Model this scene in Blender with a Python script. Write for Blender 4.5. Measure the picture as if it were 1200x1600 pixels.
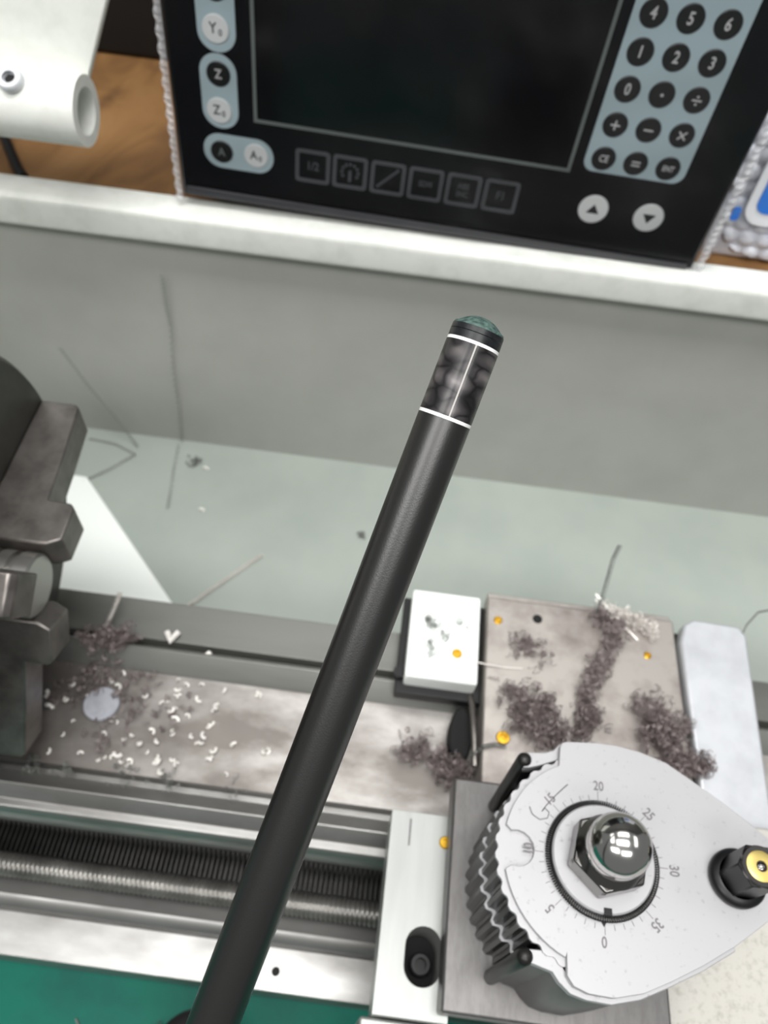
import bpy, math, random
from mathutils import Matrix, Vector

# ------------------------------------------------------------------ clear, camera, world, lights
for o in list(bpy.data.objects):
    bpy.data.objects.remove(o)
scene = bpy.context.scene
COL = scene.collection
PI = math.pi
MM = 0.001

cam_d = bpy.data.cameras.new('camera')
cam_d.sensor_fit = 'HORIZONTAL'
cam_d.sensor_width = 36.0
cam_d.lens = 36.0
cam_d.clip_start = 0.01
cam_d.clip_end = 50
cam_d.dof.use_dof = True
cam_d.dof.focus_distance = 0.175
cam_d.dof.aperture_fstop = 25.0
cam = bpy.data.objects.new('camera', cam_d)
COL.objects.link(cam)
cam.matrix_world = Matrix(((0.9913, -0.1310, 0.0104, 0.0),
                           (0.1111, 0.7936, -0.5983, 0.0),
                           (0.0701, 0.5942, 0.8012, 0.375),
                           (0, 0, 0, 1)))
scene.camera = cam

world = bpy.data.worlds.new('room_light')
scene.world = world
world.use_nodes = True
bg = world.node_tree.nodes['Background']
bg.inputs[0].default_value = (0.97, 1.0, 1.0, 1)
bg.inputs[1].default_value = 0.26


def area_light(name, loc, target, sx, sy, power, color=(1, 1, 1)):
    d = bpy.data.lights.new(name, 'AREA')
    d.shape = 'RECTANGLE'
    d.size = sx
    d.size_y = sy
    d.energy = power
    d.color = color
    o = bpy.data.objects.new(name, d)
    COL.objects.link(o)
    o.location = loc
    o.rotation_euler = (Vector(target) - Vector(loc)).to_track_quat('-Z', 'Y').to_euler()
    return o


for _i, (_x, _y, _sx, _sy, _p) in enumerate(((0.10, 0.85, 1.2, 0.5, 9), (-1.35, 0.45, 0.6, 1.2, 10), (1.65, 0.35, 0.6, 1.2, 8),
                                            (-0.05, -0.06, 1.2, 0.4, 32), (0.45, -1.30, 1.2, 0.6, 28), (-1.15, -1.10, 1.2, 0.6, 30))):
    area_light('ceiling_panel_light', (_x, _y, 1.9), (_x, _y, 0), _sx, _sy, _p, (1.0, 0.995, 0.98))

scene.view_settings.view_transform = 'Standard'
scene.view_settings.look = 'None'
scene.view_settings.exposure = -0.18
scene.view_settings.gamma = 1.0
scene.view_settings.use_curve_mapping = False


# ------------------------------------------------------------------ helpers
def lin(c):
    r = []
    for v in c:
        v /= 255.0
        r.append(v / 12.92 if v <= 0.04045 else ((v + 0.055) / 1.055) ** 2.4)
    return (r[0], r[1], r[2], 1.0)


MATS = {}


def mat(name, rgb, rough=0.5, metal=0.0, rgb2=None, scale=300.0, detail=4.0, bump=0.0, bump_scale=None,
        stretch=(1, 1, 1), lo=0.4, hi=0.65, coat=0.0, spec=None, rough2=None, aniso=0.0):
    m = bpy.data.materials.new(name)
    m.use_nodes = True
    nt = m.node_tree
    p = nt.nodes['Principled BSDF']
    p.inputs['Base Color'].default_value = lin(rgb)
    p.inputs['Roughness'].default_value = rough
    p.inputs['Metallic'].default_value = metal
    if coat:
        p.inputs['Coat Weight'].default_value = coat
        p.inputs['Coat Roughness'].default_value = 0.08
    if spec is not None:
        p.inputs['Specular IOR Level'].default_value = spec
    if rgb2 or bump:
        tc = nt.nodes.new('ShaderNodeTexCoord')
        mp = nt.nodes.new('ShaderNodeMapping')
        mp.inputs['Scale'].default_value = stretch
        nt.links.new(tc.outputs['Object'], mp.inputs[0])
        nz = nt.nodes.new('ShaderNodeTexNoise')
        nz.inputs['Scale'].default_value = scale
        nz.inputs['Detail'].default_value = detail
        nz.inputs['Roughness'].default_value = 0.6
        nt.links.new(mp.outputs[0], nz.inputs['Vector'])
        if rgb2:
            cr = nt.nodes.new('ShaderNodeValToRGB')
            cr.color_ramp.elements[0].position = lo
            cr.color_ramp.elements[1].position = hi
            cr.color_ramp.elements[0].color = lin(rgb)
            cr.color_ramp.elements[1].color = lin(rgb2)
            nt.links.new(nz.outputs['Fac'], cr.inputs[0])
            nt.links.new(cr.outputs[0], p.inputs['Base Color'])
        if rough2 is not None:
            mr = nt.nodes.new('ShaderNodeMapRange')
            mr.inputs['From Min'].default_value = lo
            mr.inputs['From Max'].default_value = hi
            mr.inputs['To Min'].default_value = rough
            mr.inputs['To Max'].default_value = rough2
            nt.links.new(nz.outputs['Fac'], mr.inputs[0])
            nt.links.new(mr.outputs[0], p.inputs['Roughness'])
        if bump:
            n2 = nz
            if bump_scale:
                n2 = nt.nodes.new('ShaderNodeTexNoise')
                n2.inputs['Scale'].default_value = bump_scale
                n2.inputs['Detail'].default_value = 3
                nt.links.new(mp.outputs[0], n2.inputs['Vector'])
            b = nt.nodes.new('ShaderNodeBump')
            b.inputs['Strength'].default_value = bump
            b.inputs['Distance'].default_value = 0.0005
            nt.links.new(n2.outputs['Fac'], b.inputs['Height'])
            nt.links.new(b.outputs[0], p.inputs['Normal'])
    MATS[name] = m
    return m


class MB:
    """collects faces in millimetres"""

    def __init__(self):
        self.v = []
        self.f = []

    def box(self, x0, x1, y0, y1, z0, z1):
        b = len(self.v)
        self.v += [(x0, y0, z0), (x1, y0, z0), (x1, y1, z0), (x0, y1, z0),
                   (x0, y0, z1), (x1, y0, z1), (x1, y1, z1), (x0, y1, z1)]
        for q in ((3, 2, 1, 0), (4, 5, 6, 7), (0, 1, 5, 4), (1, 2, 6, 5), (2, 3, 7, 6), (3, 0, 4, 7)):
            self.f.append(tuple(b + i for i in q))
        return self

    def prism(self, pts, a0, a1, axis='z', caps=True):
        b = len(self.v)
        n = len(pts)
        for a in (a0, a1):
            for (p, q) in pts:
                if axis == 'z':
                    self.v.append((p, q, a))
                elif axis == 'x':
                    self.v.append((a, p, q))
                else:
                    self.v.append((p, a, q))
        for i in range(n):
            j = (i + 1) % n
            self.f.append((b + i, b + j, b + n + j, b + n + i))
        if caps:
            self.f.append(tuple(b + i for i in reversed(range(n))))
            self.f.append(tuple(b + n + i for i in range(n)))
        return self

    def lathe(self, prof, cx=0, cy=0, cz=0, axis='z', n=48):
        """prof: list of (radius, height); radius 0 allowed at ends"""
        rings = []
        for (r, h) in prof:
            if r <= 1e-6:
                rings.append([len(self.v)])
                p = (0, 0, h)
                self.v.append(self._ax(p, cx, cy, cz, axis))
            else:
                ids = []
                for k in range(n):
                    a = 2 * PI * k / n
                    ids.append(len(self.v))
                    self.v.append(self._ax((r * math.cos(a), r * math.sin(a), h), cx, cy, cz, axis))
                rings.append(ids)
        for A, B in zip(rings[:-1], rings[1:]):
            if len(A) == 1 and len(B) == 1:
                continue
            for k in range(n):
                j = (k + 1) % n
                if len(A) == 1:
                    self.f.append((A[0], B[j], B[k]))
                elif len(B) == 1:
                    self.f.append((A[k], A[j], B[0]))
                else:
                    self.f.append((A[k], A[j], B[j], B[k]))
        return self

    @staticmethod
    def _ax(p, cx, cy, cz, axis):
        if axis == 'z':
            return (cx + p[0], cy + p[1], cz + p[2])
        if axis == 'x':
            return (cx + p[2], cy + p[0], cz + p[1])
        return (cx + p[0], cy + p[2], cz - p[1])

    def tube(self, path, r, n=6, closed=False, caps=True):
        P = [Vector(p) for p in path]
        m = len(P)
        b = len(self.v)
        up = Vector((0.3, 0.2, 1)).normalized()
        prev = None
        for i in range(m):
            if closed:
                t = P[(i + 1) % m] - P[i - 1]
            else:
                t = P[min(i + 1, m - 1)] - P[max(i - 1, 0)]
            if t.length < 1e-9:
                t = Vector((1, 0, 0))
            t.normalize()
            if prev is None:
                s = t.cross(up)
                if s.length < 1e-3:
                    s = t.cross(Vector((1, 0, 0)))
            else:
                s = prev - t * prev.dot(t)
                if s.length < 1e-6:
                    s = t.cross(up)
            s.normalize()
            prev = s
            w = t.cross(s)
            rr = r[i] if isinstance(r, (list, tuple)) else r
            for k in range(n):
                a = 2 * PI * k / n
                q = P[i] + s * (rr * math.cos(a)) + w * (rr * math.sin(a))
                self.v.append(tuple(q))
        seg = m if closed else m - 1
        for i in range(seg):
            i2 = (i + 1) % m
            for k in range(n):
                j = (k + 1) % n
                self.f.append((b + i * n + k, b + i * n + j, b + i2 * n + j, b + i2 * n + k))
        if caps and not closed:
            self.f.append(tuple(b + k for k in reversed(range(n))))
            self.f.append(tuple(b + (m - 1) * n + k for k in range(n)))
        return self

    def mesh(self, name, off=(0, 0, 0), smooth=True, angle=35):
        me = bpy.data.meshes.new(name)
        me.from_pydata([((x - off[0]) * MM, (y - off[1]) * MM, (z - off[2]) * MM) for x, y, z in self.v], [], self.f)
        me.validate()
        if smooth:
            me.polygons.foreach_set('use_smooth', [True] * len(me.polygons))
            me.set_sharp_from_angle(angle=math.radians(angle))
        me.update()
        return me


def root_offset(parent):
    off = Vector((0, 0, 0))
    while parent is not None:
        off += parent.location * 1000
        parent = parent.parent
    return off


def obj(name, mb, m, parent=None, local=False, bevel=0.0, smooth=True, angle=35, kind=None, segs=2):
    off = (0, 0, 0)
    if parent is not None and not local:
        off = root_offset(parent)
    me = mb if isinstance(mb, bpy.types.Mesh) else mb.mesh(name, off, smooth, angle)
    o = bpy.data.objects.new(name, me)
    COL.objects.link(o)
    if len(me.materials) == 0:
        me.materials.append(MATS[m] if isinstance(m, str) else m)
    if parent is not None:
        o.parent = parent
    if bevel:
        b = o.modifiers.new('bevel', 'BEVEL')
        b.width = bevel * MM
        b.segments = segs
        b.limit_method = 'ANGLE'
        b.angle_limit = math.radians(40)
    if kind:
        o['kind'] = kind
    return o


def tag(o, label, cat, group=None, kind=None):
    o['label'] = label
    o['category'] = cat
    if group:
        o['group'] = group
    if kind:
        o['kind'] = kind
    return o


def thing(name, label, cat, loc=(0, 0, 0), group=None):
    o = bpy.data.objects.new(name, None)
    COL.objects.link(o)
    o.empty_display_size = 0.01
    o.location = Vector(loc) * MM
    return tag(o, label, cat, group)


def text_mesh(s, size, thick=0.15, squeeze=1.0):
    """centred lettering in the xy plane, mm"""
    c = bpy.data.curves.new('lettering', 'FONT')
    c.body = s
    c.size = size * MM
    c.offset = size * MM * 0.018
    c.extrude = thick * MM * 0.5
    c.align_x = 'CENTER'
    c.align_y = 'CENTER'
    c.resolution_u = 3
    t = bpy.data.objects.new('lettering', c)
    COL.objects.link(t)
    me = bpy.data.meshes.new_from_object(t)
    bpy.data.objects.remove(t)
    bpy.data.curves.remove(c)
    if squeeze != 1.0:
        me.transform(Matrix.Diagonal((squeeze, 1, 1, 1)))
    me.materials.clear()
    return me


def rrect(w, h, r, n=6, cx=0, cy=0):
    pts = []
    for (sx, sy, a0) in ((1, -1, -90), (1, 1, 0), (-1, 1, 90), (-1, -1, 180)):
        for k in range(n + 1):
            a = math.radians(a0 + 90 * k / n)
            pts.append((cx + sx * (w / 2 - r) + r * math.cos(a), cy + sy * (h / 2 - r) + r * math.sin(a)))
    return pts


def circ(r, n=32, cx=0, cy=0):
    return [(cx + r * math.cos(2 * PI * k / n), cy + r * math.sin(2 * PI * k / n)) for k in range(n)]


# ------------------------------------------------------------------ materials
mat('white_paint', (228, 230, 224), 0.32, 0, (212, 215, 208), 60, lo=0.45, hi=0.75, coat=0.15)
mat('guard_paint', (226, 228, 222), 0.42, 0, (214, 216, 209), 90, lo=0.4, hi=0.75)
mat('splash_paint', (172, 173, 167), 0.30, 0, (164, 165, 159), 16, lo=0.40, hi=0.75, rough2=0.4)
mat('tray_paint', (164, 171, 164), 0.28, 0, (154, 162, 155), 14, lo=0.40, hi=0.72, rough2=0.4)
mat('bright_white', (246, 250, 246), 0.3)
mat('teal_paint', (0, 92, 77), 0.5, 0, (6, 80, 70), 40, lo=0.4, hi=0.7, spec=0.15)
mat('bed_steel', (168, 167, 165), 0.34, 0.85, (134, 132, 129), 34, detail=6, lo=0.38, hi=0.66, stretch=(0.35, 1, 1), rough2=0.48)
mat('bed_dirty_shaded', (126, 120, 115), 0.5, 0.5, (182, 178, 174), 45, detail=8, lo=0.40, hi=0.68, stretch=(0.5, 1, 1), rough2=0.38)
mat('steel_plate', (172, 171, 173), 0.45, 0.35, (120, 119, 122), 420, detail=9, lo=0.60, hi=0.84, bump=0.04)
mat('saddle_steel', (178, 172, 166), 0.4, 0.65, (128, 118, 114), 32, detail=5, lo=0.46, hi=0.72, rough2=0.55)
mat('ground_steel', (166, 168, 165), 0.4, 0.5, (148, 150, 147), 60, stretch=(1, 0.12, 1), lo=0.35, hi=0.7)
mat('alu_plate', (206, 208, 212), 0.45, 0.45, (190, 192, 196), 50, lo=0.4, hi=0.7)
mat('cream_casting', (188, 185, 178), 0.6, 0.1, (150, 146, 138), 420, detail=8, lo=0.50, hi=0.82)
mat('block_steel', (108, 106, 105), 0.4, 0.75, (98, 96, 95), 500, detail=4, stretch=(1, 0.3, 1), lo=0.4, hi=0.66)
mat('dark_web', (76, 75, 73), 0.5, 0.3, (58, 57, 55), 40, stretch=(0.3, 1, 1))  # even dark tone for the ledge, web and step overlays
mat('strand_grey', (128, 130, 126), 0.5, 0.2)
mat('rear_way_steel', (124, 124, 120), 0.42, 0.7, (108, 108, 104), 30, stretch=(0.2, 1, 1), lo=0.4, hi=0.66)
mat('brass_pale', (214, 192, 116), 0.35, 0.7)
mat('dark_steel', (48, 47, 46), 0.38, 0.6, (36, 35, 34), 120, lo=0.4, hi=0.7)
mat('chuck_steel', (82, 82, 78), 0.42, 0.7, (66, 66, 62), 40, lo=0.4, hi=0.7)
mat('jaw_steel', (128, 123, 119), 0.36, 0.8, (92, 88, 85), 60, detail=5, lo=0.4, hi=0.7)
mat('bar_steel', (190, 188, 184), 0.28, 0.9)
mat('screw_steel', (158, 156, 152), 0.42, 0.8, (122, 120, 116), 60, lo=0.4, hi=0.7)
mat('chrome', (200, 198, 195), 0.15, 1.0)
mat('nut_steel', (120, 118, 116), 0.2, 1.0)
mat('black_oxide', (26, 26, 27), 0.36, 0.4)
mat('black_hole', (6, 6, 6), 0.8)
mat('brass', (222, 178, 62), 0.3, 0.9, (200, 150, 40), 300, lo=0.4, hi=0.7)
mat('engraving', (112, 110, 112), 0.6, 0.2)
mat('swarf_brown', (158, 146, 144), 0.42, 0.3, (112, 100, 100), 500, lo=0.35, hi=0.65)
mat('swarf_light', (226, 220, 214), 0.35, 0.2)
mat('swarf_grey', (110, 112, 108), 0.5, 0.2)
mat('chip_white', (240, 236, 230), 0.3, 0.1)
mat('slug_grey', (176, 178, 186), 0.5, 0.3, (160, 162, 170), 200, lo=0.4, hi=0.7)
mat('dro_black', (7, 8, 13), 0.25, 0, spec=0.25)
mat('dro_screen', (4, 5, 9), 0.14, 0, (20, 18, 18), 22, detail=3, lo=0.5, hi=0.75, spec=0.3)
mat('dro_line', (112, 120, 118), 0.5)
mat('dro_key_line', (84, 86, 90), 0.5)
mat('dro_blue', (178, 197, 204), 0.45)
mat('dro_key_black', (18, 18, 20), 0.4)
mat('dro_key_white', (226, 228, 228), 0.45)
mat('dro_glyph', (205, 205, 205), 0.5)
mat('dro_glyph_dark', (36, 38, 40), 0.5)
mat('dro_bezel', (66, 66, 70), 0.35)
mat('black_plastic', (10, 10, 11), 0.55)
mat('ring_white', (240, 240, 238), 0.4)
mat('tip_black', (14, 16, 20), 0.35, 0, (24, 27, 30), 1500, lo=0.4, hi=0.6)
mat('tip_leather', (34, 52, 50), 0.75, 0, (86, 112, 104), 900, detail=6, lo=0.35, hi=0.7, bump=0.4)
mat('inlay', (150, 146, 142), 0.35, 0.3)
mat('bag_white', (232, 234, 240), 0.3, 0, (206, 210, 224), 60, lo=0.4, hi=0.7, bump=0.3, bump_scale=120)
mat('bag_blue', (30, 120, 226), 0.35, 0, (110, 150, 205), 16, lo=0.42, hi=0.6)
mat('bag_print_white', (244, 246, 250), 0.35)
mat('floor_grey', (92, 92, 90), 0.7, 0, (78, 78, 76), 6)


def wood_material():
    m = bpy.data.materials.new('plywood')
    m.use_nodes = True
    nt = m.node_tree
    p = nt.nodes['Principled BSDF']
    p.inputs['Roughness'].default_value = 0.6
    tc = nt.nodes.new('ShaderNodeTexCoord')
    mp = nt.nodes.new('ShaderNodeMapping')
    mp.inputs['Scale'].default_value = (1.0, 0.35, 1.0)
    mp.inputs['Rotation'].default_value = (0, 0, 0.3)
    nz = nt.nodes.new('ShaderNodeTexNoise')
    nz.inputs['Scale'].default_value = 22
    nz.inputs['Detail'].default_value = 6
    nz.inputs['Distortion'].default_value = 1.2
    cr = nt.nodes.new('ShaderNodeValToRGB')
    e = cr.color_ramp.elements
    e[0].position = 0.32
    e[0].color = lin((92, 62, 34))
    e[1].position = 0.68
    e[1].color = lin((150, 112, 70))
    x = e.new(0.5)
    x.color = lin((134, 97, 56))
    nt.links.new(tc.outputs['Object'], mp.inputs[0])
    nt.links.new(mp.outputs[0], nz.inputs['Vector'])
    nt.links.new(nz.outputs['Fac'], cr.inputs[0])
    nt.links.new(cr.outputs[0], p.inputs['Base Color'])
    MATS['plywood'] = m


def carbon_material():
    m = bpy.data.materials.new('carbon_shaft')
    m.use_nodes = True
    nt = m.node_tree
    p = nt.nodes['Principled BSDF']
    p.inputs['Base Color'].default_value = lin((17, 15, 14))
    p.inputs['Roughness'].default_value = 0.36
    p.inputs['Specular IOR Level'].default_value = 0.95
    tc = nt.nodes.new('ShaderNodeTexCoord')
    nz = nt.nodes.new('ShaderNodeTexNoise')
    nz.inputs['Scale'].default_value = 2500
    nz.inputs['Detail'].default_value = 2
    b = nt.nodes.new('ShaderNodeBump')
    b.inputs['Strength'].default_value = 0.12
    b.inputs['Distance'].default_value = 0.0002
    nt.links.new(tc.outputs['Object'], nz.inputs['Vector'])
    nt.links.new(nz.outputs['Fac'], b.inputs['Height'])
    nt.links.new(b.outputs[0], p.inputs['Normal'])
    MATS['carbon_shaft'] = m


def pearl_material():
    """dark grey pearl acrylic: soft overlapping scale-like bands"""
    m = bpy.data.materials.new('pearl')
    m.use_nodes = True
    nt = m.node_tree
    L = nt.links.new
    N = nt.nodes.new
    p = nt.nodes['Principled BSDF']
    p.inputs['Roughness'].default_value = 0.4
    p.inputs['Metallic'].default_value = 0.2
    p.inputs['Coat Weight'].default_value = 0.15
    p.inputs['Coat Roughness'].default_value = 0.12
    tc = N('ShaderNodeTexCoord')
    mp = N('ShaderNodeMapping')
    mp.inputs['Scale'].default_value = (0.7, 0.7, 1.2)
    mp.inputs['Rotation'].default_value = (0.5, 0.3, 0.4)
    nz = N('ShaderNodeTexNoise')
    nz.inputs['Scale'].default_value = 170
    nz.inputs['Detail'].default_value = 1.5
    ma = N('ShaderNodeVectorMath')
    ma.operation = 'MULTIPLY_ADD'
    ma.inputs[1].default_value = (0.0042, 0.0042, 0.0042)
    vo = N('ShaderNodeTexVoronoi')
    vo.inputs['Scale'].default_value = 215
    vo.feature = 'F1'
    cr = N('ShaderNodeValToRGB')
    e = cr.color_ramp.elements
    e[0].position = 0.08
    e[0].color = lin((124, 119, 118))
    e[1].position = 0.80
    e[1].color = lin((24, 22, 23))
    x = e.new(0.34)
    x.color = lin((82, 78, 79))
    x = e.new(0.58)
    x.color = lin((46, 43, 44))
    L(tc.outputs['Object'], mp.inputs[0])
    L(mp.outputs[0], nz.inputs['Vector'])
    L(nz.outputs['Color'], ma.inputs[0])
    L(mp.outputs[0], ma.inputs[2])
    L(ma.outputs[0], vo.inputs['Vector'])
    ve = N('ShaderNodeTexVoronoi')
    ve.feature = 'DISTANCE_TO_EDGE'
    ve.inputs['Scale'].default_value = 215
    L(ma.outputs[0], ve.inputs['Vector'])
    mr = N('ShaderNodeMapRange')
    mr.inputs['From Max'].default_value = 0.10
    mr.inputs['To Min'].default_value = 0.25
    L(ve.outputs['Distance'], mr.inputs[0])
    sx = N('ShaderNodeSeparateXYZ')
    L(vo.outputs['Color'], sx.inputs[0])
    m3 = N('ShaderNodeMapRange')
    m3.inputs['To Min'].default_value = 0.45
    m3.inputs['To Max'].default_value = 1.25
    L(sx.outputs[0], m3.inputs[0])
    mu = N('ShaderNodeMath')
    mu.operation = 'MULTIPLY'
    L(mr.outputs[0], mu.inputs[0])
    L(m3.outputs[0], mu.inputs[1])
    L(vo.outputs['Distance'], cr.inputs[0])
    sc = N('ShaderNodeVectorMath')
    sc.operation = 'SCALE'
    L(cr.outputs[0], sc.inputs[0])
    L(mu.outputs[0], sc.inputs['Scale'])
    L(sc.outputs[0], p.inputs['Base Color'])
    MATS['pearl'] = m


def film_material(name, gloss, alpha_fac):
    m = bpy.data.materials.new(name)
    m.use_nodes = True
    nt = m.node_tree
    nt.nodes.remove(nt.nodes['Principled BSDF'])
    out = nt.nodes['Material Output']
    tr = nt.nodes.new('ShaderNodeBsdfTransparent')
    gl = nt.nodes.new('ShaderNodeBsdfGlossy')
    gl.inputs['Roughness'].default_value = gloss
    lw = nt.nodes.new('ShaderNodeFresnel')
    lw.inputs['IOR'].default_value = 1.17
    mx = nt.nodes.new('ShaderNodeMixShader')
    df = nt.nodes.new('ShaderNodeBsdfDiffuse')
    df.inputs['Color'].default_value = (0.9, 0.9, 0.92, 1)
    m2 = nt.nodes.new('ShaderNodeMixShader')
    m2.inputs[0].default_value = alpha_fac
    nt.links.new(lw.outputs[0], mx.inputs[0])
    nt.links.new(tr.outputs[0], mx.inputs[1])
    nt.links.new(gl.outputs[0], mx.inputs[2])
    nt.links.new(mx.outputs[0], m2.inputs[1])
    nt.links.new(df.outputs[0], m2.inputs[2])
    nt.links.new(m2.outputs[0], out.inputs['Surface'])
    MATS[name] = m




def grime_and_shade_on_bed():
    # oily brown grime plus the chuck's shade, painted together into the trough colour
    m = MATS['bed_dirty_shaded']
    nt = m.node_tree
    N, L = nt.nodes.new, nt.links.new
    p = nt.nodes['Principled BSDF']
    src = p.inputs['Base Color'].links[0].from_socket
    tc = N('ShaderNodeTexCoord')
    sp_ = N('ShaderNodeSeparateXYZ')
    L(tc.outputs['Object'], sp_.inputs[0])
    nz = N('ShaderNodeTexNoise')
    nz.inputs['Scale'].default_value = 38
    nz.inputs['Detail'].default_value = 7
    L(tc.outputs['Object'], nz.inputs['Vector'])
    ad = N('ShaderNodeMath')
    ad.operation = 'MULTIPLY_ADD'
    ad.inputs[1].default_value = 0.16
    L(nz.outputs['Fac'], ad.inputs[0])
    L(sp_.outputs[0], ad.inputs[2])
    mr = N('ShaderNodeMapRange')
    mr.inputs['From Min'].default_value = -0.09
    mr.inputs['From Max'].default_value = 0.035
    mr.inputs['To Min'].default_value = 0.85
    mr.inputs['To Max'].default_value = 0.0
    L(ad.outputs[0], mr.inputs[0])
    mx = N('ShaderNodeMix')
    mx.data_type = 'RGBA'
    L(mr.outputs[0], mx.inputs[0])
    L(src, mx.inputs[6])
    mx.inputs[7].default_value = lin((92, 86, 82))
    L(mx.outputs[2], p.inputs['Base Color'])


grime_and_shade_on_bed()
wood_material()
carbon_material()
pearl_material()
film_material('clear_film', 0.12, 0.004)
film_material('film_seam', 0.2, 0.30)

# ------------------------------------------------------------------ setting: floor, back wall
fl = obj('floor', MB().box(-2500, 2500, -2000, 2500, -920, -900), 'floor_grey', kind='structure')
wb = obj('wall_back', MB().box(-2500, 2500, 1500, 1540, -900, 2200), 'floor_grey', kind='structure')

# ------------------------------------------------------------------ lathe stand and trays
st = thing('lathe_stand', 'teal green painted lathe stand under the lathe bed, lower left corner', 'stand', (0, 100, -900))
obj('cabinet', MB().box(-560, 560, -260, 400, -900, -150), 'teal_paint', st, bevel=4)
obj('top_board', MB().box(-640, 640, -320, 414, -150, -112), 'teal_paint', st, bevel=3)

tray = thing('chip_tray', 'pale grey-green painted chip tray on the stand behind the lathe bed', 'tray', (0, 300, -112))
obj('tray_floor', MB().box(-560, 620, 204, 408, -112, -100), 'tray_paint', tray, bevel=1)

sp = thing('splash_guard', 'grey painted back splash panel with a white rolled rail along its top', 'splash guard', (0, 408, -112))
pn = MB()
pn.prism([(400, -100), (408, -100), (408, 94), (402, 94)], -560, 620, 'x')
obj('panel', pn, 'splash_paint', sp)
rail = MB()
rp = []
for (cy, cz, r, a0, a1) in ((396.5, 105.5, 4.5, 90, 180), (396.5, 92.5, 4.5, 180, 270)):
    for k in range(7):
        a = math.radians(a0 + (a1 - a0) * k / 6)
        rp.append((cy + r * math.cos(a), cz + r * math.sin(a)))
rp += [(402, 88), (402, 94), (408.1, 94), (412, 94), (412, 110)]
rail.prism(list(reversed(rp)), -560, 620, 'x')
obj('top_rail', rail, 'white_paint', sp, angle=25)

# white triangular gusset standing at the headstock end of the tray
gus = MB()
gus.prism([(-330, 352), (-236, 349), (-140, 249), (-140, 205), (-330, 205)], -100, -97.5, 'z')
gu = obj('gusset_plate', gus, 'bright_white', bevel=0.6)
tag(gu, 'bright white slanted sheet metal plate lying on the tray beside the chuck', 'plate')

# ------------------------------------------------------------------ table behind
tb = thing('wooden_table', 'brown plywood table top behind the white splash rail', 'table', (0, 560, -900))
obj('table_top', MB().box(-800, 800, 420, 1000, 80, 98), 'plywood', tb, bevel=1)
for sx in (-760, 720):
    for sy in (440, 950):
        obj('leg', MB().box(sx, sx + 40, sy, sy + 40, -900, 80), 'plywood', tb)
bc = thing('black_case', 'black box standing on the plywood table left behind the readout', 'case', (-150, 690, 98))
obj('case_body', MB().box(-420, -60, 604, 760, 98, 330), 'black_plastic', bc, bevel=4)
obj('case_lid', MB().box(-422, -58, 602, 762, 332, 352), 'black_plastic', bc, bevel=4)
cord = MB()
cord.tube([(-300, 490, 101), (-285, 470, 101), (-272, 450, 101), (-260, 432, 101.3), (-253, 424, 101.3)], 3.2, 10)
tag(obj('power_cord', cord, 'black_plastic'), 'short black cord on the plywood under the white guard', 'cord')

# ------------------------------------------------------------------ white guard upper left
gd = thing('chuck_guard', 'white painted sheet guard with a round tube along its lower edge, upper left', 'guard', (-300, 375, 160))
tubeb = MB()
n = 40
ring_o, ring_i = [], []
for k in range(n):
    a = 2 * PI * k / n
    for (r, xx, L) in ((16.5, -420, ring_o), (16.5, -177.5, ring_o), (11.5, -420, ring_i), (11.5, -177.5, ring_i)):
        pass
b0 = len(tubeb.v)
for (r, xx) in ((16.5, -420), (16.5, -177.5), (11.0, -177.5), (11.0, -420)):
    for k in range(n):
        a = 2 * PI * k / n
        tubeb.v.append((xx, 372 + r * math.cos(a), 176 + r * math.sin(a)))
for s in range(4):
    for k in range(n):
        j = (k + 1) % n
        s2 = (s + 1) % 4
        tubeb.f.append((b0 + s * n + k, b0 + s2 * n + k, b0 + s2 * n + j, b0 + s * n + j))
obj('edge_tube', tubeb, 'guard_paint', gd, angle=30)
gp = MB()
gp.v += [(-420, 384, 182), (-420, 389.5, 182), (-420, 408, 300), (-420, 402.5, 300), (-180.5, 384, 182), (-180.5, 389.5, 182), (-128, 408, 300), (-128, 402.5, 300)]
gp.f += [(0, 3, 2, 1), (4, 5, 6, 7), (0, 1, 5, 4), (1, 2, 6, 5), (2, 3, 7, 6), (3, 0, 4, 7)]
obj('guard_plate', gp, 'guard_paint', gd, bevel=0.8)
sc = obj('cap_screw', MB().lathe([(0, 0), (6.2, 0), (6.2, 3.0), (5.4, 3.8), (3.2, 3.8), (3.2, 1.6), (0, 1.6)], 0, 0, 0, 'z', 32), 'alu_plate', gd, local=True, angle=30)
sc.location = (Vector((-207.5, 363.8, 190.2)) - Vector((-300, 375, 160))) * MM
sc.rotation_euler = Vector((0, -0.5, 0.87)).to_track_quat('Z', 'Y').to_euler()
skt = obj('socket', MB().prism(circ(2.9, 6), 1.5, 1.9, 'z'), 'black_hole', sc, local=True)

# ------------------------------------------------------------------ lathe bed
bed = thing('lathe_bed', 'ground steel lathe bed with ways running across the picture', 'lathe bed', (0, 120, -112))
prof = [(33, -112), (33, -80), (53, -80), (53.6, -70), (56, -67), (60, -65.5), (86, -65.5), (92, -60), (92, -28), (84, -25), (84, -8),
        (86, -5), (89.5, -5), (90.5, -3), (95, 1.5), (100.5, -3.5), (102, -4), (102.5, -12), (107, -12), (107.5, -6)]
bf = MB().prism(list(reversed(prof + [(160, -6), (160, -112)])), -420, 460, 'x')
obj('front_way', bf, 'bed_steel', bed, bevel=0.5)
bt = MB()
bt.box(-420, 460, 107.6, 160.2, -6, -5.6)
obj('trough_floor', bt, 'bed_dirty_shaded', bed)
pb = [(160, -112), (160, -6), (163, -3.5), (170.5, 2), (172, 1), (172.5, -8), (176.5, -8), (177, -1), (200, -1), (200, -112)]
obj('rear_way', MB().prism(list(reversed(pb)), -420, 460, 'x'), 'rear_way_steel', bed, bevel=0.5)
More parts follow.
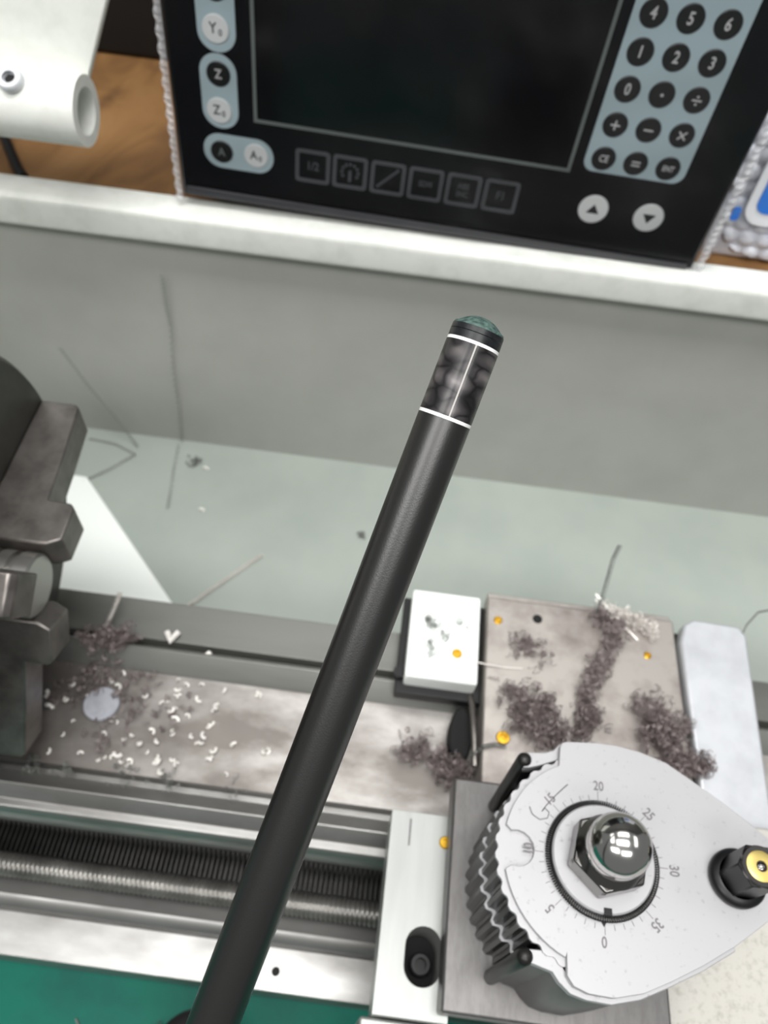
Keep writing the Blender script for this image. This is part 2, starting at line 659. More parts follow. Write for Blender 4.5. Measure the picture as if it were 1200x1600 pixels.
obj('lower_ledge', MB().box(-420, 460, 58.5, 86, -65.6, -64.9), 'dark_web', bed)
obj('shaded_web', MB().box(-420, 460, 91.2, 92.2, -62, -27), 'dark_web', bed)  # thin dark plate, shade under the front way put into its colour
obj('step_face', MB().box(-420, 460, 52.4, 53.8, -79.4, -70.4), 'dark_web', bed)
# toothed rack under the front way
rk = MB()
pts = []
x = -400.0
while x < 300:
    pts += [(x, -63.5), (x + 0.6, -59.5), (x + 1.7, -59.5), (x + 2.3, -63.5)]
    x += 2.6
pts += [(x, -64.8), (-400, -64.8)]
rk.prism(list(reversed(pts)), 77, 91, 'y')
obj('gear_rack', rk, 'dark_steel', bed)
hole = obj('screw_hole', MB().lathe([(0, -79.6), (2.2, -79.6), (2.2, -80.4)], -28, 42, 0, 'z', 16), 'black_hole', bed)

ls = thing('leadscrew', 'long threaded steel leadscrew below the front way of the bed', 'leadscrew', (0, 69, -50))
lm = MB()
nseg, pitch, ns = 24, 2.4, 4
x0, x1 = -400, 40
cnt = int((x1 - x0) / pitch * ns)
for i in range(cnt + 1):
    xx = x0 + i * pitch / ns
    for k in range(nseg):
        a = 2 * PI * k / nseg
        ph = (xx / pitch + k / nseg) % 1.0
        r = 6.1 - 1.5 * (1.0 - abs(2 * ph - 1))
        lm.v.append((xx, 69 + r * math.cos(a), -50 + r * math.sin(a)))
for i in range(cnt):
    for k in range(nseg):
        j = (k + 1) % nseg
        lm.f.append((i * nseg + k, i * nseg + j, (i + 1) * nseg + j, (i + 1) * nseg + k))
obj('thread', lm, 'screw_steel', ls, angle=12)

# ------------------------------------------------------------------ headstock + chuck
XF, YC, ZC = -170.0, 150.0, 92.0
hs = thing('headstock', 'white painted headstock casting behind the chuck at the left', 'headstock', (-330, 150, 2))
obj('casting', MB().box(-430, -238, 62, 238, 2, 196), 'white_paint', hs, bevel=8)
obj('belt_cover', MB().box(-432, -300, 70, 230, 198, 204), 'white_paint', hs, bevel=2)

ch = thing('lathe_chuck', 'dark steel three-jaw lathe chuck at the left edge', 'chuck', (-200, 150, 0))
obj('chuck_body', MB().lathe([(0, -66), (70, -66), (70, -50), (90, -50), (93.5, -47), (93.5, -3), (91, 0), (20, 0), (18, -2), (0, -2)], XF, YC, ZC, 'x', 96), 'chuck_steel', ch, angle=25)


def jaw(theta):
    mb = MB()
    pr = [(14, 0), (14, 30), (17, 35.5), (33, 35.5), (35.5, 33), (35.5, 23), (62, 21), (88, 18.5), (90, 16.5), (90, 0)]
    nn = len(pr)
    c, s = math.cos(theta), math.sin(theta)
    for w in (-6.0, 11.0):
        for (rho, p) in pr:
            mb.v.append((XF + p, YC + rho * c - w * s, ZC + rho * s + w * c))
    for i in range(nn):
        j = (i + 1) % nn
        mb.f.append((i, j, nn + j, nn + i))
    mb.f.append(tuple(reversed(range(nn))))
    mb.f.append(tuple(range(nn, 2 * nn)))
    return mb


for th in (2, 122, 242):
    obj('jaw', jaw(math.radians(th)), 'jaw_steel', ch, bevel=0.8)
ba = thing('steel_bar', 'bright grooved steel bar end gripped between the chuck jaws', 'bar', (-150, 150, 92))
bp = [(0, -20)]
for (p0, p1, r) in ((-20, 3, 13.6), (3, 6, 11.5), (6, 11, 13.6), (11, 14, 11.5), (14, 19, 13.6), (19, 22, 11.5), (22, 28, 13.6)):
    bp += [(r, p0), (r, p1)]
bp += [(12.6, 29), (0, 29)]
obj('bar_body', MB().lathe(bp, XF, YC, ZC, 'x', 48), 'bar_steel', ba, angle=30)

# ------------------------------------------------------------------ carriage
sd = thing('carriage_saddle', 'swarf-covered steel carriage saddle plate with brass plugs behind the tool post', 'saddle', (107, 172, 2))
obj('saddle_plate', MB().box(57, 157.5, 112, 218, 2, 20), 'saddle_steel', sd, bevel=1)
obj('saddle_edge', MB().box(57.5, 157, 218, 222, 2, 17), 'saddle_steel', sd, bevel=0.6)


def plug(name, x, y, z, parent, r=2.6):
    o = obj(name, MB().lathe([(r, -1), (r, 0.5), (r - 0.5, 0.9), (r * 0.5, 0.9), (r * 0.42, 0.3), (0, 0.3)], x, y, z, 'z', 24), 'brass', parent, angle=30)
    return o


plug('brass_plug', 63, 204, 20, sd, 2.3)
plug('brass_plug', 141.5, 195, 20, sd, 2.0)
plug('brass_plug', 66.8, 140.5, 20, sd, 3.4)
obj('bolt_hole', MB().lathe([(0, 20.25), (2.6, 20.25), (2.6, 19.5)], 84, 208, 0, 'z', 20), 'black_hole', sd)

wg = thing('saddle_wing', 'small pale white steel wing block left of the saddle plate', 'block', (36, 191, 0))
obj('wing_body', MB().box(17, 53.5, 166, 216.5, 4, 20), 'bright_white', wg, bevel=1.2)
obj('wiper', MB().box(13, 57, 161, 217, 2.2, 9), 'black_plastic', wg, bevel=0.6)
obj('wiper_screw', MB().lathe([(0, 0), (3.2, 0), (3.2, 4), (0, 4)], 14.5, 171, 9, 'z', 20), 'black_oxide', wg)
plug('brass_plug', 42.4, 181.5, 20, wg, 2.6)

sc2 = thing('scale_cover', 'light grey aluminium cover plate right of the saddle plate', 'cover', (175, 165, 2))
pl = MB().prism([(158.5, 112), (190, 112), (194.6, 212), (191.5, 217.5), (167, 218.4), (161.6, 214.5), (158.5, 204)], 14, 24, 'z')
obj('cover_plate', pl, 'alu_plate', sc2, bevel=1.4)
obj('cover_base', MB().box(160, 188, 114, 214, 2, 14), 'dark_steel', sc2)

cs = thing('cross_slide', 'brushed steel slide strip with an oblong slot left of the tool post', 'slide', (30, 60, -10))
# top with a real slot: build as polygon ring
slot = []
for k in range(17):
    a = PI * k / 16
    slot.append((35 + 7.3 * math.cos(a), 47 + 7.3 * math.sin(a)))
for k in range(17):
    a = PI + PI * k / 16
    slot.append((35 + 7.3 * math.cos(a), 40.5 + 7.3 * math.sin(a)))
slide = MB()
outer = [(17.2, 22.5), (46, 22.5), (46, 98), (17.2, 98)]
ns_ = len(slot)


def ray_to_box(cx, cy, p):
    dx, dy = p[0] - cx, p[1] - cy
    ts = []
    if dx > 1e-9:
        ts.append((46 - cx) / dx)
    if dx < -1e-9:
        ts.append((17.2 - cx) / dx)
    if dy > 1e-9:
        ts.append((98 - cy) / dy)
    if dy < -1e-9:
        ts.append((22.5 - cy) / dy)
    t = min(ts)
    return (cx + dx * t, cy + dy * t)


angs = [math.atan2(p[1] - 43.75, p[0] - 35) for p in slot]
dirs = sorted(set(angs + [math.atan2(p[1] - 43.75, p[0] - 35) for p in outer]))


def slot_pt(a):
    c, s = math.cos(a), math.sin(a)
    # march to the slot boundary
    lo_, hi_ = 0.0, 20.0
    for _ in range(40):
        mid = (lo_ + hi_) / 2
        x, y = 35 + mid * c, 43.75 + mid * s
        yy = min(max(y, 40.5), 47)
        if math.hypot(x - 35, y - yy) < 7.3:
            lo_ = mid
        else:
            hi_ = mid
    return (35 + lo_ * c, 43.75 + lo_ * s)


inn = [slot_pt(a) for a in dirs]
out = [ray_to_box(35, 43.75, (35 + math.cos(a), 43.75 + math.sin(a))) for a in dirs]
nd = len(dirs)
for (ringp, z) in ((inn, 30), (out, 30), (out, 3), (inn, 6)):
    for p in ringp:
        slide.v.append((p[0], p[1], z))
for i in range(nd):
    j = (i + 1) % nd
    slide.f.append((i, nd + i, nd + j, j))
    slide.f.append((nd + i, 2 * nd + i, 2 * nd + j, nd + j))
    slide.f.append((3 * nd + i, i, j, 3 * nd + j))
obj('slide_strip', slide, 'ground_steel', cs, bevel=0.5)
obj('slot_bottom', MB().box(18, 45, 23, 97, 5, 7), 'black_hole', cs)
bz = obj('slot_bolt', MB().lathe([(0, 0), (4.6, 0), (4.6, 5), (3.8, 5.6), (2.4, 5.6), (2.4, 2), (0, 2)], 36, 43, 7, 'z', 24), 'black_plastic', cs)
obj('index_mark', MB().box(25.2, 26.0, 84, 95, 30, 30.15), 'engraving', cs)
plug('brass_plug', 41.0, 87, 30, cs, 2.6)
obj('front_ledge', MB().box(13, 128, 6, 22, -60, 22), 'ground_steel', cs, bevel=1)

tp_base = thing('riser_block', 'dark grey ground steel block under the tool post', 'block', (84, 68, 30))
obj('block_body', MB().box(41.5, 126.5, 25, 110.5, 30.2, 45), 'block_steel', tp_base, bevel=1)
cr_ = thing('slide_casting', 'pale speckled cream casting right of the riser block', 'casting', (190, 40, 0))
obj('casting_top', MB().box(128.4, 262, -60, 111.5, 3, 30), 'cream_casting', cr_, bevel=1)
obj('casting_side', MB().box(130, 260, -58, 22, -60, 8), 'cream_casting', cr_)

wp = thing('dark_opening', 'black oval plug standing in for an opening at the left foot of the saddle', 'wiper', (49, 145, -5))  # added black solid in place of a dark opening
ov = [(48.5 + 6.0 * math.cos(2 * PI * k / 32), 145.5 + 14 * math.sin(2 * PI * k / 32)) for k in range(32)]
obj('opening_plug', MB().prism(ov, -5.6, 6, 'z'), 'black_hole', wp, bevel=1)
rod = MB().tube([(51.5, 166, 8), (52.5, 158, 12), (54, 140, 14), (55, 128, 12)], 1.5, 8)
obj('wire_clip', rod, 'jaw_steel', wp)

# ------------------------------------------------------------------ tool post
TX, TY = 84.0, 69.0
tp = thing('tool_post', 'round indexing tool post with engraved lever plate and chrome dome nut', 'tool post', (TX, TY, 45))


def spline(z0, z1, r0, r1, teeth=40, a0=95, a1=265):
    pts = []
    for k in range(teeth):
        for (q, r) in ((0.0, r0), (0.28, r1), (0.55, r1), (0.83, r0)):
            a = 2 * PI * (k + q) / teeth
            pts.append((TX + r * math.cos(a), TY + r * math.sin(a)))
    return MB().prism(pts, z0, z1, 'z')


obj('lower_spline', spline(45, 77, 34.4, 36.0), 'black_oxide', tp, angle=20)
obj('lower_spline_rim', spline(77, 78, 34.2, 35.9), 'steel_plate', tp, angle=20)
obj('upper_spline', spline(78.5, 103.4, 33.0, 35.0), 'black_oxide', tp, angle=20)
obj('upper_spline_rim', spline(103.4, 105, 34.1, 35.0), 'steel_plate', tp, angle=20)

lever = [(71.3, 106.0), (72.2, 107.3), (74, 107.9), (77, 108.2), (84, 108.9), (92, 108.9), (100.4, 107.7), (109.5, 105.0), (118, 99.9),
         (128.4, 93.3), (136, 88), (142.3, 83.3), (147, 78.8), (149.5, 73.5), (149.2, 68), (146.2, 63.5), (142.2, 60.2), (137.4, 57.0),
         (125.6, 48.6), (115, 42.2), (104, 36.4), (95, 32.2), (85.7, 29.9), (78, 30.2), (73.6, 31.6), (71.6, 34.2), (71.6, 40.1)]
lever.reverse()
# outline now clockwise; left inner side from (71.6,40.1) ... to (71.3,106)
left = []
for k in range(13):
    a = math.radians(247 + (192 - 247) * k / 12)
    left.append((TX + 32.6 * math.cos(a), TY + 32.6 * math.sin(a)))
for k in range(11):
    a = math.radians(-108 + 216 * k / 10)
    left.append((55.9 + 5.8 * math.cos(a), 69.2 + 5.8 * math.sin(a)))
for k in range(12):
    a = math.radians(167 + (114 - 167) * k / 11)
    left.append((TX + 32.6 * math.cos(a), TY + 32.6 * math.sin(a)))
outline = list(reversed(lever)) + left       # ccw outer then left side going bottom to top is clockwise -> handle orientation below


def area2(p):
    return sum(p[i][0] * p[(i + 1) % len(p)][1] - p[(i + 1) % len(p)][0] * p[i][1] for i in range(len(p)))


lv = list(reversed(lever))            # (71.3,106) -> clockwise round the right -> (71.6,40.1)
outline = lv + left                   # then up the left side
if area2(outline) < 0:
    outline.reverse()
obj('lever_plate', MB().prism(outline, 104.6, 107, 'z'), 'steel_plate', tp, bevel=0.3)

# clamp body below the lever plate: right-hand wall with two ears carrying the pins
clamp = [(58.6, 97.5), (60, 103.2), (66, 103.8), (69.6, 105.2), (71.6, 107.6), (74, 108.6), (84, 109.3), (92, 109.3), (100.4, 108.1), (109.5, 105.4),
         (118, 100.3), (128.4, 93.7), (126.6, 47.6), (115, 40.6), (104, 35.0), (95, 30.8), (85.7, 28.4), (78, 28.7), (73.2, 29.8), (69.8, 32.4),
         (67.8, 35.0), (61, 36.6), (59.4, 40.4), (66.0, 40.6), (69.4, 38.8)]
for k in range(24):
    a = math.radians(250 + (468 - 250) * k / 23)
    clamp.append((TX + 35.6 * math.cos(a), TY + 35.6 * math.sin(a)))
clamp += [(69.5, 101.2), (66, 99.6), (61, 97.8)]
if area2(clamp) < 0:
    clamp.reverse()
obj('clamp_rim', MB().prism(clamp, 100.5, 104, 'z'), 'steel_plate', tp, bevel=0.25)
obj('clamp_body', MB().prism([(TX + (x - TX) * 0.995, TY + (y - TY) * 0.985) for x, y in clamp], 46, 100.5, 'z'), 'dark_steel', tp)
for (px, py) in ((59.0, 100.4), (59.2, 38.2)):
    obj('clamp_pin', MB().lathe([(0, 46), (2.7, 46), (2.7, 103.5), (2.2, 105), (1.2, 105.8), (0, 106)], px, py, 0, 'z', 24), 'dark_steel', tp, angle=40)

# washer, spring, notch, dome nut
obj('detent_washer', MB().lathe([(0, 107), (17.0, 107), (17.0, 109.6), (16.5, 110.1), (0, 110.1)], TX, TY, 0, 'z', 72), 'steel_plate', tp, angle=30)
coil = []
NC, SP = 150, 10
for i in range(NC * SP):
    u = i / (NC * SP)
    a = 2 * PI * u
    b = 2 * PI * u * NC
    rr = 18.0 + 0.85 * math.cos(b)
    coil.append((TX + rr * math.cos(a), TY + rr * math.sin(a), 108.2 + 0.85 * math.sin(b)))
obj('garter_spring', MB().tube(coil, 0.24, 4, closed=True), 'dark_steel', tp, angle=60)
obj('washer_notch', MB().box(83.0, 85.6, 51.8, 53.9, 109.4, 110.35), 'black_oxide', tp)
obj('pointer', MB().prism([(82.9, 50.2), (84.5, 50.2), (83.7, 48.9)], 107, 107.5, 'z'), 'black_oxide', tp)

dn = obj('dome_nut_flats', MB().prism([(TX + 13.2 * math.cos(math.radians(a)), TY + 13.2 * math.sin(math.radians(a))) for a in (18, 78, 138, 198, 258, 318)], 110.1, 118.6, 'z'), 'nut_steel', tp, bevel=0.7)
cone = MB().lathe([(11.6, 118.4), (10.4, 120.4), (9.7, 121.2)], TX, TY, 0, 'z', 48)
obj('nut_collar', cone, 'nut_steel', tp)
dome = [(9.7, 121.2), (9.9, 124)]
for k in range(1, 13):
    a = math.radians(90 * k / 12)
    dome.append((9.9 * math.cos(a) if k < 12 else 0, 126.5 + 9.4 * math.sin(a)))
obj('chrome_dome', MB().lathe(dome, TX, TY, 0, 'z', 64), 'chrome', tp, angle=60)

# handle stud
SX, SY = 128.6, 68.6
hst = obj('handle_stud', MB().lathe([(0, 107), (9.0, 107), (9.2, 107.8), (9.2, 109.6), (8.6, 110.6), (6.9, 111.2)], SX, SY, 0, 'z', 40), 'black_oxide', tp, angle=40)
hexp = [(SX + 7.2 * math.cos(math.radians(a)), SY + 7.2 * math.sin(math.radians(a))) for a in (0, 60, 120, 180, 240, 300)]
obj('stud_hex', MB().prism(hexp, 110.8, 125.4, 'z'), 'black_oxide', hst, bevel=0.4)
obj('stud_rim', MB().lathe([(4.6, 124.8), (6.2, 124.8), (6.3, 125.7), (5.9, 126.1), (4.7, 126.1), (4.5, 125.6)], SX, SY, 0, 'z', 40), 'nut_steel', hst, angle=40)
obj('brass_bush', MB().lathe([(4.6, 125.0), (4.6, 125.9), (3.4, 126.2), (1.7, 126.2), (1.5, 125.6)], SX, SY, 0, 'z', 40), 'brass_pale', hst, angle=40)
obj('center_pin', MB().lathe([(1.55, 125.4), (1.5, 126.2), (0.9, 126.7), (0, 126.8)], SX, SY, 0, 'z', 20), 'nut_steel', hst)

# engraved dial
tk = MB()
for k in range(40):
    a = math.radians(-90) + 2 * PI * k / 40
    L = 3.0 if k % 5 == 0 else 1.7
    c, s = math.cos(a), math.sin(a)
    w = 0.11
    r0 = 19.3
    p = [(TX + r0 * c + w * s, TY + r0 * s - w * c), (TX + (r0 + L) * c + w * s, TY + (r0 + L) * s - w * c),
         (TX + (r0 + L) * c - w * s, TY + (r0 + L) * s + w * c), (TX + r0 * c - w * s, TY + r0 * s + w * c)]
    tk.prism(p, 107.0, 107.06, 'z')
obj('dial_ticks', tk, 'engraving', tp, kind='stuff')
for i, s in enumerate(('0', '35', '30', '25', '20', '15', '10', '5')):
    a = math.radians(-91 + 45 * i)
    me = text_mesh(s, 4.6, 0.1, 0.8)
    o = obj('dial_number', me, 'engraving', tp, local=True)
    o.location = Vector((24.2 * math.cos(a), 24.2 * math.sin(a), 62.06)) * MM
    o.rotation_euler = (0, 0, a - PI / 2)
hair = MB()
hp = []
for (x, y) in ((60.0, 83.0), (61.0, 80.6), (63.5, 79.2), (66.2, 80.0), (66.8, 82.0), (65.4, 83.2), (64.3, 82.0), (66.0, 84.4), (69.5, 88.4), (73.5, 92.4)):
    hp.append((x, y, 107.3))
hair.tube(hp, 0.16, 5)
h1 = obj('swarf_thread', hair, 'swarf_grey')
tag(h1, 'hair-thin curled thread of swarf on the lever plate', 'swarf')

# ------------------------------------------------------------------ digital readout
dro = thing('digital_readout', 'black digital readout box with keypad and dark screen behind the rail', 'readout', (-146.7, 405, 115.4))
dro.rotation_euler = (0, math.radians(1.8), 0)


def flat(pts, d0, d1):
    """outline in panel coordinates (u right, v up); d = distance in front of the panel face"""
    return MB().prism(list(reversed(pts)) if area2(pts) > 0 else pts, -d1, -d0, 'y')


def dpart(name, pts, d0, d1, m, parent=dro, **k):
    return obj(name, flat(pts, d0, d1), m, parent, local=True, **k)


hb = MB().box(0, 303.5, 0, 44, 0, 196)
obj('housing', hb, 'dro_black', dro, local=True, bevel=2.5)
dpart('face_overlay', rrect(297, 180, 4, 4, 151.75, 101), -0.5, 0.5, 'dro_black')
dpart('lower_bezel', rrect(296, 5, 1, 2, 151.5, 5.0), 0.2, 1.6, 'dro_bezel', bevel=0.5)
sw0, sw1, sv0, sv1 = 45.4, 215.0, 51.6, 170.0
dpart('screen', rrect(sw1 - sw0, sv1 - sv0, 1, 2, (sw0 + sw1) / 2, (sv0 + sv1) / 2), 0.4, 0.7, 'dro_screen')
fr = MB()
o_ = [(sw0 - 1, sv0 - 1), (sw1 + 1, sv0 - 1), (sw1 + 1, sv1 + 1), (sw0 - 1, sv1 + 1)]
i_ = [(sw0 + 0.8, sv0 + 0.8), (sw1 - 0.8, sv0 + 0.8), (sw1 - 0.8, sv1 - 0.8), (sw0 + 0.8, sv1 - 0.8)]


def frame_mesh(o_, i_, d0, d1):
    mb = MB()
    n = len(o_)
    for (r, d) in ((o_, d1), (i_, d1), (i_, d0), (o_, d0)):
        for p in r:
            mb.v.append((p[0], -d, p[1]))
    for s in range(4):
        s2 = (s + 1) % 4
        for k in range(n):
            j = (k + 1) % n
            mb.f.append((s * n + k, s * n + j, s2 * n + j, s2 * n + k))
    return mb


obj('screen_frame', frame_mesh(o_, i_, 0.4, 0.95), 'dro_line', dro, local=True)
dpart('keypad_panel', rrect(54.5, 120, 6, 6, 248.9, 53.0 + 60), 0.4, 0.75, 'dro_blue')
bfront = 0.7


def key(u, v, r, m, s=None, size=6.0, gm='dro_glyph', squeeze=0.85, name='key'):
    mb = MB().lathe([(r, 0), (r, 0.5), (r - 0.4, 0.8), (0, 0.8)], 0, 0, 0, 'z', 32)
    o = obj(name, mb, m, dro, local=True, angle=30)
    o.location = (u * MM, -bfront * MM, v * MM)
    o.rotation_euler = (PI / 2, 0, 0)
    if s:
        g = obj('glyph', text_mesh(s, size, 0.1, squeeze), gm, o, local=True)
        g.location = (0, 0, 0.85 * MM)
    return o


cols_u = (231.3, 248.5, 265.9)
rows_v = (130.2, 113.5, 96.3, 78.7, 60.8)
glyphs = (('4', '5', '6'), ('1', '2', '3'), ('0', '.', None), ('+', '-', '×'), ('CE', '=', 'ENT'))
for rv, gs in zip(rows_v, glyphs):
    for cu, g in zip(cols_u, gs):
        size = 7.6
        if g in ('CE', 'ENT'):
            size = 5.2 if g == 'CE' else 4.2
        k = key(cu, rv, 6.3, 'dro_key_black', g if g not in ('.', '-', '+', '×', '=') else None, size, squeeze=0.8)
        if g == '.':
            gg = obj('glyph', MB().prism(circ(0.8, 12), 0.8, 0.9), 'dro_glyph', k, local=True)
        if g in ('-', '+'):
            m_ = MB().box(-2.4, 2.4, -0.4, 0.4, 0.8, 0.9)
            if g == '+':
                m_.box(-0.4, 0.4, -2.4, 2.4, 0.8, 0.901)
            obj('glyph', m_, 'dro_glyph', k, local=True)
        if g == '=':
            obj('glyph', MB().box(-2.3, 2.3, 0.5, 1.3, 0.8, 0.9).box(-2.3, 2.3, -1.3, -0.5, 0.8, 0.9), 'dro_glyph', k, local=True)
        if g == '×':
            m_ = MB().box(-2.8, 2.8, -0.4, 0.4, 0.8, 0.9).box(-0.4, 0.4, -2.8, 2.8, 0.8, 0.901)
            gx = obj('glyph', m_, 'dro_glyph', k, local=True)
            gx.rotation_euler = (0, 0, PI / 4)
        if g is None:      # divide sign
            m_ = MB().box(-2.4, 2.4, -0.4, 0.4, 0.8, 0.9)
            m_.prism(circ(0.6, 12, 0, 1.8), 0.8, 0.9).prism(circ(0.6, 12, 0, -1.8), 0.8, 0.9)
            obj('glyph', m_, 'dro_glyph', k, local=True)
for (u, up) in ((235, 1), (266.3, -1)):
    k = key(u, 31.9, 8.3, 'dro_key_white', name='arrow_key')
    obj('glyph', MB().prism([(-3.6, -2.2 * up), (3.6, -2.2 * up), (0, 3.2 * up)][::up], 0.8, 0.95), 'dro_glyph_dark', k, local=True)
# axis capsules
dpart('axis_capsule', rrect(19.2, 42, 9.4, 8, 27.2, 104.0), 0.4, 0.75, 'dro_blue')
dpart('axis_capsule', rrect(19.2, 38.0, 9.4, 8, 26.6, 63.4), 0.4, 0.75, 'dro_blue')
dpart('axis_capsule', rrect(39.0, 19.4, 9.4, 8, 35.2, 31.5), 0.4, 0.75, 'dro_blue')
for (u, v, s) in ((27.6, 112.2, 'Y'), (26.8, 72.6, 'Z'), (25.8, 31.2, 'A')):
    key(u, v, 6.2, 'dro_key_black', s, 6.5, 'dro_glyph' if s != 'A' else 'dro_line', name='axis_key')
for (u, v, s) in ((26.9, 93.8, 'Y'), (26.0, 53.9, 'Z'), (45.0, 31.9, 'A')):
    k = key(u, v, 6.7, 'dro_key_white', None, name='zero_key')
    g = obj('glyph', text_mesh(s, 7.0, 0.1, 0.85), 'dro_bezel', k, local=True)
    g.location = (-1.2 * MM, 0.3 * MM, 0.85 * MM)
    g = obj('glyph', text_mesh('0', 4.2, 0.1, 0.9), 'dro_bezel', k, local=True)
    g.location = (2.4 * MM, -1.4 * MM, 0.85 * MM)
# function keys: rounded square outlines with print inside
fu = (76.7, 97.7, 119.0, 140.2, 161.5, 182.8)
ftext = ('1/2', None, None, 'SDM', 'ABS', 'F1')
for i, u in enumerate(fu):
    v = 30.6
    oo = rrect(19.4, 19.0, 2.0, 4)
    ii = rrect(15.2, 14.8, 0.8, 4)
    k = obj('function_key', frame_mesh(oo, ii, 0, 0.4), 'dro_key_line', dro, local=True)
    k.location = (u * MM, -0.5 * MM, v * MM)
    if ftext[i]:
        g = obj('glyph', text_mesh(ftext[i], 6.6 if len(ftext[i]) < 3 or i == 0 else 4.6, 0.1, 0.85), 'dro_key_line', k, local=True)
        g.rotation_euler = (PI / 2, 0, 0)
        g.location = (0, -0.1 * MM, (2.2 if i == 4 else 0) * MM)
        if i == 4:
            g2 = obj('glyph', text_mesh('INC', 4.6, 0.1, 0.85), 'dro_key_line', k, local=True)
            g2.rotation_euler = (PI / 2, 0, 0)
            g2.location = (0, -0.1 * MM, -2.6 * MM)
    elif i == 1:
        mb = MB()
        for q in range(9):
            a = math.radians(-30 + 240 * q / 8)
            mb.prism(list(reversed(circ(0.85, 8, 4.6 * math.cos(a), 4.6 * math.sin(a)))), -0.15, 0, 'y')
        mb.box(-0.8, 0.8, -0.15, 0, -5.5, 1.0)
        obj('glyph', mb, 'dro_key_line', k, local=True)
    else:
        mb = MB()
        for q in range(9):
            t = -5.2 + 10.4 * q / 8
            mb.prism(list(reversed(circ(0.9, 8, t, t))), -0.15, 0, 'y')
        obj('glyph', mb, 'dro_key_line', k, local=True)
# clear protective film with crimped seams
film = MB()
NU, NV = 60, 38
random.seed(4)
ph = [random.uniform(0, 6.28) for _ in range(8)]
for j in range(NV + 1):
    for i in range(NU + 1):
        u = -1.5 + 306.5 * i / NU
        v = 9 + 183 * j / NV
        d = 3.2 + 0.35 * math.sin(u * 0.11 + v * 0.07 + ph[0]) + 0.3 * math.sin(u * 0.05 - v * 0.16 + ph[1]) + 0.22 * math.sin(u * 0.23 + v * 0.19 + ph[2])
        film.v.append((u, -d, v))
for j in range(NV):
    for i in range(NU):
        a = j * (NU + 1) + i
        film.f.append((a, a + 1, a + NU + 2, a + NU + 1))
obj('clear_film', film, 'clear_film', dro, local=True)


def seam(u0, du, sgn):
    mb = MB()
    nv = 96
    for j in range(nv + 1):
        v = -2 + 196 * j / nv
        z = 0.9 * (1 if j % 2 else -1)
        w = du + (0.5 if j % 4 < 2 else -0.3)
        for uu, dd in ((u0, 2.4), (u0 + sgn * w * 0.5, 2.6 + z), (u0 + sgn * w, 1.6)):
            mb.v.append((uu, -dd, v))
    for j in range(nv):
        for c in range(2):
            a = j * 3 + c
            q = (a, a + 1, a + 4, a + 3)
            mb.f.append(q)
    o = obj('film_seam', mb, 'film_seam', dro, local=True, smooth=False)
    sm = o.modifiers.new('thickness', 'SOLIDIFY')
    sm.thickness = 0.0003
    return o


seam(1.2, 3.8, -1)
seam(303, 5.2, 1)
# stand holding the readout on the table
obj('stand_post', MB().box(120, 184, 44, 62, -4, 110), 'black_plastic', dro, local=True, bevel=1)
obj('stand_foot', MB().box(90, 214, 20, 130, -10.4, -4), 'black_plastic', dro, local=True, bevel=1)

# ------------------------------------------------------------------ bubble bag at the right
bag = thing('parcel_bag', 'white bubble mailer bag with a blue printed square right of the readout', 'bag', (240, 455, 98))
bb = MB()
NU, NV = 48, 40
random.seed(7)


def bag_pt(u, v, side):
    # u,v in 0..1, pillow
    e = (math.sin(PI * min(max(u, 0), 1)) ** 0.45) * (math.sin(PI * min(max(v, 0), 1)) ** 0.4)
    x = 164 + 190 * u + (1 - v) * 8
    lean = 46 * v
    z = 98 + 150 * v * 0.97
    bub = 0.0
    for (ax, az) in ((0, 0),):
        a = (u * 17 + (int(v * 15) % 2) * 0.5) % 1.0 - 0.5
        b = (v * 15) % 1.0 - 0.5
        q = 1 - (a * a + b * b) * 4
        bub = max(0, q) ** 0.6 * 2.6
    d = (13 * e + (bub if side < 0 else 0) * (1 if e > 0.25 else 0)) * side
    return (x, 430 + lean * 0.4 + d + 13, z)


for side in (-1, 1):
    b0 = len(bb.v)
    NU2, NV2 = (170, 120) if side < 0 else (24, 20)
    for j in range(NV2 + 1):
        for i in range(NU2 + 1):
            bb.v.append(bag_pt(i / NU2, j / NV2, side))
    for j in range(NV2):
        for i in range(NU2):
            a = b0 + j * (NU2 + 1) + i
            q = (a, a + 1, a + NU2 + 2, a + NU2 + 1)
            bb.f.append(q if side < 0 else q[::-1])
obj('bag_body', bb, 'bag_white', bag)


def bag_decal(name, pts, m, lift, parent=bag):
    """flat print following the bag front: outline on the front plane, thin"""
    return obj(name, MB().prism(pts, 430 - lift, 430 - lift + 0.6, 'y'), m, parent, bevel=0.2)


bag_decal('print_border', list(reversed(rrect(74, 66, 12, 6, 219, 158))), 'bag_print_white', -4.0)
bag_decal('print_square', list(reversed(rrect(60, 50, 7, 6, 217, 158))), 'bag_blue', -3.3)
bag_decal('print_mark', list(reversed(rrect(5, 9, 2, 4, 178, 131))), 'bag_blue', -3.6)
bag_decal('print_mark', list(reversed(rrect(12, 5, 2, 4, 212, 118))), 'bag_blue', -3.8)

# ------------------------------------------------------------------ swarf
random.seed(11)


